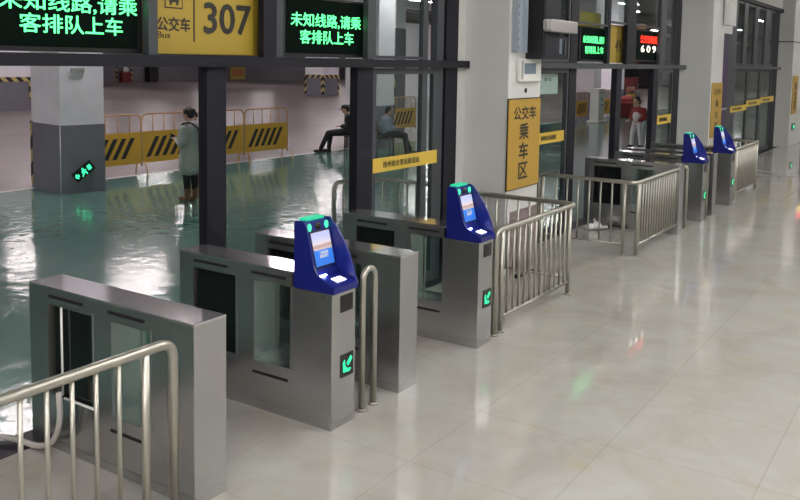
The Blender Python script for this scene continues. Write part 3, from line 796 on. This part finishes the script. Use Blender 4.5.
# standing woman, looking down at a phone; local +y is where she faces
w = thing('person', 'standing woman in a long pale grey-green coat with a black shoulder bag', 'person', (9.86, 10.75, 0), .05)
hp, T = head((0, .05, 1.45), -.45)
body = hp + [('c', (0, 0, 1.24), (0, .03, 1.38), .058, .050),
    ('e', (0, 0, 1.16), (.175, .095, .13)), ('e', (0, 0, .98), (.15, .10, .16)), ('e', (0, -.01, .84), (.165, .115, .12)),
    ('c', (-.18, 0, 1.22), (-.23, -.02, .97), .052, .040), ('c', (-.23, -.02, .97), (-.12, .20, 1.04), .040, .028),
    ('c', (.18, 0, 1.22), (.22, -.02, .96), .052, .040), ('c', (.22, -.02, .96), (.14, .18, .93), .040, .028),
    ('c', (-.085, 0, .82), (-.09, .01, .45), .085, .058), ('c', (-.09, .01, .45), (-.09, -.01, .09), .056, .036), ('c', (-.09, -.01, .05), (-.09, .13, .03), .036, .028),
    ('c', (.085, 0, .82), (.10, .03, .45), .085, .058), ('c', (.10, .03, .45), (.12, .02, .09), .056, .036), ('c', (.12, .02, .05), (.13, .16, .03), .036, .028)]
body += hand((-.11, .22, 1.045), (.2, 1, .2), (0, -.2, 1)) + hand((.13, .20, .925), (-.1, 1, .1), (0, -.2, 1), -1)
bd = organic('body', body, 'skin', w, .008, 3)
eyes(T, bd)
coat = [('e', (0, 0, 1.17), (.205, .125, .13)), ('e', (0, -.005, 1.0), (.185, .135, .2)), ('c', (0, 0, .9), (0, 0, .70), .175, .205), ('c', (-.05, 0, .72), (-.07, 0, .58), .16, .155), ('c', (.05, 0, .72), (.07, 0, .58), .16, .155),
        ('c', (-.19, 0, 1.22), (-.245, -.02, .98), .070, .062), ('c', (-.245, -.02, .98), (-.145, .165, 1.03), .060, .046),
        ('c', (.19, 0, 1.22), (.235, -.02, .97), .070, .062), ('c', (.235, -.02, .97), (.155, .15, .935), .060, .046), ('e', (0, -.045, 1.30), (.125, .10, .065))]
organic('coat', coat, 'coat_grey', bd, .014, 5)
organic('hood', [('e', (0, -.09, 1.285), (.13, .07, .075)), ('c', (-.09, .02, 1.32), (-.05, .08, 1.22), .035, .03), ('c', (.09, .02, 1.32), (.05, .08, 1.22), .035, .03)], 'cloth_white', bd, .012, 4)['label'] = 'paler fleece hood'
organic('hair', [('e', T((0, -.028, .035)), (.086, .092, .092)), ('e', T((0, -.06, -.02)), (.075, .06, .07)), ('e', T((0, -.12, .02)), (.038, .04, .035)), ('c', T((0, -.14, .02)), T((0, -.17, -.10)), .034, .022), ('e', T((0, .02, .085)), (.06, .05, .03))], 'hair_black', bd, .010, 4)
organic('trousers', [('c', (-.085, 0, .78), (-.09, .01, .45), .098, .070), ('c', (-.09, .01, .45), (-.09, -.01, .14), .068, .050), ('c', (.085, 0, .78), (.10, .03, .45), .098, .070), ('c', (.10, .03, .45), (.12, .02, .14), .068, .050)], 'cloth_black', bd, .012, 3)
for sx, yy in ((-.09, 0), (.12, .03)):
    organic('boot', [('c', (sx, yy - .01, .20), (sx, yy, .06), .056, .050), ('c', (sx, yy, .046), (sx, yy + .14, .042), .048, .040)], 'boot_brown', bd, .010, 3)
bg = thing('shoulder_bag', 'black bag hanging at the back of the standing woman', 'bag', (9.86, 10.75, 0), .05)
organic('pouch', [('e', (.10, -.21, .93), (.115, .065, .14)), ('e', (.11, -.21, .85), (.105, .06, .08))], 'cloth_black', bg, .012, 4)
MB().tube(fillet([(.12, -.22, 1.02), (.06, -.195, 1.13), (-.02, -.185, 1.24), (-.12, -.12, 1.335), (-.16, .03, 1.315), (-.13, .14, 1.15), (.02, .165, 1.0), (.19, .10, .95), (.21, -.10, .93), (.15, -.20, .93)], .05, 4), .013, 8).build('strap', 'cloth_black', bg)
pb = thing('shopping_bag', 'pink bag held low beside the standing woman', 'bag', (9.86, 10.75, 0), .05)
b = MB(); b.box(.20, .36, -.17, .13, .14, .46, .04); b.build('pouch', 'cloth_pink', pb)
MB().tube(fillet([(.28, -.10, .44), (.27, -.06, .66), (.27, .04, .66), (.28, .08, .44)], .05, 4), .008, 8).build('handle', 'cloth_pink', pb)
ph = bx('mobile_phone', 'black_gloss', -.035, .035, -.075, .075, -.004, .004); tag(ph, 'black phone held by the standing woman', 'phone')
ph.location = Matrix.Rotation(.05, 4, 'Z') @ Vector((-.10, .29, 1.075)) + Vector((9.86, 10.75, 0)); ph.rotation_euler = (.6, 0, .15)

# chairs and seated people
def chair(label, loc, rz):
    g = thing('wooden_chair', label, 'chair', loc, rz, 'dark chairs in the bus hall')
    bx('seat', 'wood_dark', -.22, .22, -.22, .22, .43, .47, g, .01)
    for sx in (-1, 1):
        MB().tube([(sx * .20, .20, .0), (sx * .195, .195, .43)], .017, 10).build('leg', 'wood_dark', g)
        MB().tube([(sx * .20, -.23, .0), (sx * .195, -.20, .45), (sx * .195, -.25, .88)], .017, 10).build('leg', 'wood_dark', g)
    b = MB(); b.box(-.19, .19, -.265, -.235, .62, .86, .01); b.build('backrest', 'wood_dark', g)
    for sy in (-.21, .20): MB().tube([(-.195, sy, .2), (.195, sy, .2)], .010, 8).build('stretcher', 'wood_dark', g)
    return g
def seated(label, loc, rz, top, legs, capm=None, lean=.10, legx=.0):
    p = thing('person', label, 'person', loc, rz)
    hp, T = head((0, .10 + lean, 1.13), -.35)
    K = .44 + legx
    bdp = hp + [('c', (0, .02, .95), (0, .07 + lean * .8, 1.06), .060, .052), ('e', (0, .03 + lean * .5, .86), (.185, .11, .14)), ('e', (0, 0, .68), (.165, .12, .17)), ('e', (0, -.02, .56), (.18, .14, .10)),
        ('c', (-.20, .05 + lean * .5, .92), (-.25, .08, .68), .055, .043), ('c', (-.25, .08, .68), (-.10, .30, .70), .042, .030), ('c', (.20, .05 + lean * .5, .92), (.25, .08, .68), .055, .043), ('c', (.25, .08, .68), (.10, .30, .70), .042, .030),
        ('c', (-.10, 0, .55), (-.12, K, .50), .09, .065), ('c', (-.12, K, .50), (-.12, K + .20, .09), .060, .038), ('c', (-.12, K + .20, .045), (-.12, K + .34, .035), .036, .028),
        ('c', (.10, 0, .55), (.11, K - .02, .51), .09, .065), ('c', (.11, K - .02, .51), (.11, K + .02, .09), .060, .038), ('c', (.11, K + .02, .045), (.11, K + .16, .035), .036, .028)]
    bdp += hand((-.08, .32, .70), (.4, 1, 0), (0, 0, 1)) + hand((.08, .32, .70), (-.4, 1, 0), (0, 0, 1), -1)
    b = organic('body', bdp, 'skin', p, .009, 3); eyes(T, b)
    organic('jacket', [('e', (0, .03 + lean * .5, .87), (.215, .145, .15)), ('e', (0, 0, .70), (.20, .155, .19)), ('e', (0, -.01, .58), (.20, .16, .10)), ('e', (0, .03, .98), (.10, .08, .04)),
        ('c', (-.20, .05 + lean * .5, .92), (-.255, .08, .68), .075, .064), ('c', (-.255, .08, .68), (-.12, .27, .70), .062, .046), ('c', (.20, .05 + lean * .5, .92), (.255, .08, .68), .075, .064), ('c', (.255, .08, .68), (.12, .27, .70), .062, .046)], top, b, .014, 4)
    organic('trousers', [('e', (0, -.02, .56), (.195, .155, .09)), ('c', (-.10, 0, .56), (-.12, K, .51), .102, .078), ('c', (-.12, K, .51), (-.12, K + .19, .12), .075, .058), ('c', (.10, 0, .56), (.11, K - .02, .51), .102, .078), ('c', (.11, K - .02, .51), (.11, K + .02, .12), .075, .058)], legs, b, .013, 3)
    for sx, yy in ((-.12, K + .20), (.11, K + .02)):
        organic('shoe', [('c', (sx, yy - .02, .05), (sx, yy + .15, .04), .05, .040)], 'rubber_black', b, .010, 2)
    organic('hair', [('e', T((0, -.03, .035)), (.084, .088, .088)), ('e', T((0, -.055, -.03)), (.072, .055, .06))], 'hair_black', b, .011, 3)
    if capm:
        organic('cap', [('e', T((0, -.01, .065)), (.088, .102, .062)), ('e', T((0, .105, .045)), (.062, .06, .012))], capm, b, .008, 2)
    return p
chair('dark wooden chair under the man in black', (17.62, 13.15, 0), .50)
seated('seated man in black clothes and a black cap beside the second dark post', (17.62, 13.17, 0), .50, 'cloth_black', 'cloth_black', 'cloth_black', .10, .18)
chair('dark chair behind the glass door under the person in a blue-grey top', (17.8, 12.3, 0), -2.3)
seated('seated person in a blue-grey top seen through the glass door', (17.8, 12.3, 0), -2.3, 'cloth_blue', 'cloth_black', None, .02, .10)
# person in red and white in the far hall
w = thing('person', 'dark-haired person in a red and white top beyond the far gates', 'person', (24.3, 7.85, 0), 1.2)
hp, T = head((0, .10, 1.36), -.4)
bdp = hp + [('c', (0, .0, 1.14), (0, .06, 1.28), .058, .05), ('e', (0, 0, 1.05), (.17, .10, .14)), ('e', (0, -.01, .85), (.16, .11, .15)),
    ('c', (-.18, 0, 1.12), (-.24, .02, .87), .052, .04), ('c', (-.24, .02, .87), (-.16, .20, .80), .04, .028), ('c', (.18, 0, 1.12), (.24, .02, .87), .052, .04), ('c', (.24, .02, .87), (.16, .22, .82), .04, .028),
    ('c', (-.09, 0, .78), (-.10, .02, .43), .085, .06), ('c', (-.10, .02, .43), (-.10, -.02, .08), .056, .036), ('c', (-.10, -.02, .045), (-.10, .12, .03), .036, .028),
    ('c', (.09, 0, .78), (.11, .10, .43), .085, .06), ('c', (.11, .10, .43), (.12, .12, .08), .056, .036), ('c', (.12, .12, .045), (.12, .26, .03), .036, .028)] + hand((-.15, .22, .79), (.2, 1, -.2), (0, .2, 1)) + hand((.15, .24, .81), (-.2, 1, -.2), (0, .2, 1), -1)
b = organic('body', bdp, 'skin', w, .009, 3); eyes(T, b)
organic('jacket', [('e', (0, 0, 1.06), (.20, .13, .15)), ('e', (0, 0, .86), (.19, .14, .17)), ('c', (-.19, 0, 1.12), (-.245, .02, .87), .07, .06), ('c', (-.245, .02, .87), (-.17, .17, .81), .058, .045), ('c', (.19, 0, 1.12), (.245, .02, .87), .07, .06), ('c', (.245, .02, .87), (.17, .19, .83), .058, .045)], 'cloth_red', b, .014, 4)
organic('vest', [('e', (0, .02, .92), (.165, .145, .20))], 'cloth_white', b, .014, 3)
organic('trousers', [('e', (0, 0, .76), (.175, .135, .12)), ('c', (-.09, 0, .76), (-.10, .02, .43), .10, .075), ('c', (-.10, .02, .43), (-.10, -.02, .12), .072, .058), ('c', (.09, 0, .76), (.11, .10, .43), .10, .075), ('c', (.11, .10, .43), (.12, .12, .12), .072, .058)], 'cloth_white', b, .013, 3)
for sx, yy in ((-.10, -.02), (.12, .12)):
    organic('shoe', [('c', (sx, yy - .02, .05), (sx, yy + .15, .04), .05, .04)], 'rubber_black', b, .010, 2)
organic('hair', [('e', T((0, -.03, .035)), (.088, .094, .092)), ('e', T((0, -.06, -.05)), (.078, .06, .09))], 'hair_black', b, .011, 3)

# ------------------------------------------------------------------ small things
g = thing('flexible_hose', 'white flexible hose lying by the rear foot of the nearest gate cabinet', 'hose', (3.0, 4.62, 0))
MB().tube(fillet([(-.55, .75, .16), (-.30, .40, .08), (-.08, .20, .03), (-.055, -.08, .03), (-.055, -.22, .10), (-.055, -.29, .24), (-.055, -.28, .42)], .10, 6), .018, 12).build('tube', 'hose_white', g)
b = MB(); b.tube([(-.54, .735, .158), (-.44, .60, .125)], .034, 12); b.build('clamp', 'rubber_black', g)
g = thing('cable_bundle', 'crumpled white and black bundle on the floor between the railings', 'bundle', (11.75, 4.35, 0))
organic('sheet', [('e', (.03, 0, .06), (.09, .06, .06)), ('e', (-.07, .06, .05), (.08, .05, .05)), ('c', (-.12, .1, .04), (.15, -.10, .03), .025, .025), ('c', (0, .0, .08), (.04, .05, .15), .025, .015)], 'plastic_white', g, .012, 2)
MB().tube(fillet([(.15, -.1, .02), (.30, -.12, .05), (.38, -.25, .02), (.25, -.30, .02)], .06, 4), .022, 8).build('cord', 'rubber_black', g)
g = thing('floor_cable', 'black cable end lying at the foot of the large pillar', 'cable', (8.72, 4.06, 0))
MB().tube(fillet([(-.16, .0, .015), (-.05, -.04, .015), (.05, .02, .015), (.2, -.02, .015)], .04, 4), .014, 8).build('cord', 'rubber_black', g)
bx('plug', 'rubber_black', -.22, -.15, -.03, .03, 0, .04, g, .006)
# dim screens and a small lit sign beyond the far pillar
g = thing('far_display', 'dark purple display with red and yellow lights at the right edge', 'display', (31.5, 4.55, 0))
bx('housing', 'purple_dark', -1.6, 1.6, 0, .12, .2, 4.0, g)
bx('red_lamp', 'dot_red', -.9, .9, -.012, 0, 2.55, 2.75, g); bx('yellow_lamp', 'dot_yellow', -.9, .9, -.012, 0, 2.36, 2.48, g); bx('shelf_line', 'silver', -1.6, 1.6, -.02, 0, 2.05, 2.09, g); bx('shelf_line', 'silver', -1.6, 1.6, -.02, 0, 1.45, 1.49, g)
g = thing('exit_sign', 'small green exit sign low beside the far pillar', 'sign', (28.3, 4.33, .5))
bx('housing', 'black', -.22, .22, 0, .02, 0, .2, g); bx('lit_panel', 'exit_green', -.1, .1, -.006, 0, .05, .15, g)
g = thing('roller_frame', 'dark purple narrow cabinet between the second pillar and the glass doors', 'cabinet', (20.3, 4.7, 0))
bx('housing', 'purple_dark', -.5, .5, -.05, .15, 0, 3.15, g); bx('edge_strip', 'silver', -.5, .5, -.06, -.05, 1.40, 1.44, g); bx('header', 'wall_white', -.7, .6, -.08, .15, 3.15, 4.05, g)

# ------------------------------------------------------------------ lamps
def lamp(x, y, z, L, W, mat, nm, label, grp, alongx=True):
    g = thing(nm, label, 'ceiling light', (x, y, z), 0 if alongx else PI / 2, grp)
    bx('tray', 'plastic_white', -L / 2 - .02, L / 2 + .02, -W / 2 - .02, W / 2 + .02, 0, .05, g)
    bx('diffuser', mat, -L / 2, L / 2, -W / 2, W / 2, -.012, 0, g)
    return g
first = lamp(0, 0, 5.14, 1.2, .6, 'lamp_white', 'unseen_ceiling_light', 'unseen square white panel light added to the waiting hall ceiling', 'waiting hall ceiling panels')
pos = [(x, y) for x in (-7, -4.5, -1.5, 2, 6.5, 11, 16, 22, 29, 38) for y in (-3.4, -1.0, 1.3)]  # unseen lamps; the leftmost ones are added to brighten left-facing surfaces
for i, (x, y) in enumerate(pos):
    o = first if i == 0 else copy_tree(first); o.location = (x, y, 5.148)
first = lamp(0, 0, 5.548, 2.4, .20, 'lamp_hall', 'ceiling_tube_light', 'long tube light under the bus hall ceiling', 'bus hall tube lights')
pos = [(x, y) for y in (12, 16.5, 23.9, 30, 38, 45, 52, 59) for x in ((1, 10, 19.5, 28, 38, 49, 62, 78) if y < 40 else (20, 38, 56, 76))]
pos = [p for p in pos if p != (28, 12)]
for i, (x, y) in enumerate(pos):
    o = first if i == 0 else copy_tree(first); o.location = (x, y, 5.548)

# ------------------------------------------------------------------ world, camera
wd = bpy.data.worlds.new('world'); SC.world = wd; wd.use_nodes = True
wd.node_tree.nodes['Background'].inputs[0].default_value = (.5, .5, .55, 1); wd.node_tree.nodes['Background'].inputs[1].default_value = .1
cam = bpy.data.cameras.new('camera'); co = bpy.data.objects.new('camera', cam); COL.objects.link(co)
F, PX, PY = 849.834, 400.0, 138.391
yw, pt, rl = [math.radians(a) for a in (33.57794, 5.1926, -.9368)]
fw = Vector((math.cos(yw) * math.cos(pt), math.sin(yw) * math.cos(pt), -math.sin(pt)))
rt = Vector((math.sin(yw), -math.cos(yw), 0)); dn = fw.cross(rt)
r2 = rt * math.cos(rl) + dn * math.sin(rl); d2 = -rt * math.sin(rl) + dn * math.cos(rl)
M = Matrix((r2, -d2, -fw)).transposed().to_4x4(); M.translation = Vector((0, 0, 2.4))
co.matrix_world = M
cam.sensor_fit = 'HORIZONTAL'; cam.sensor_width = 36; cam.lens = F / 800 * 36
cam.shift_x = (400 - PX) / 800; cam.shift_y = (PY - 250) / 800
cam.clip_start = .05; cam.clip_end = 300
SC.camera = co
SC.view_settings.view_transform = 'Standard'; SC.view_settings.look = 'None'; SC.view_settings.gamma = 1; SC.view_settings.use_curve_mapping = False
SC.view_settings.exposure = 0.0
SC.cycles.max_bounces = 8; SC.cycles.transparent_max_bounces = 16; SC.cycles.sample_clamp_indirect = 6
SC.cycles.use_denoising = True
SC.cycles.caustics_reflective = False; SC.cycles.caustics_refractive = False
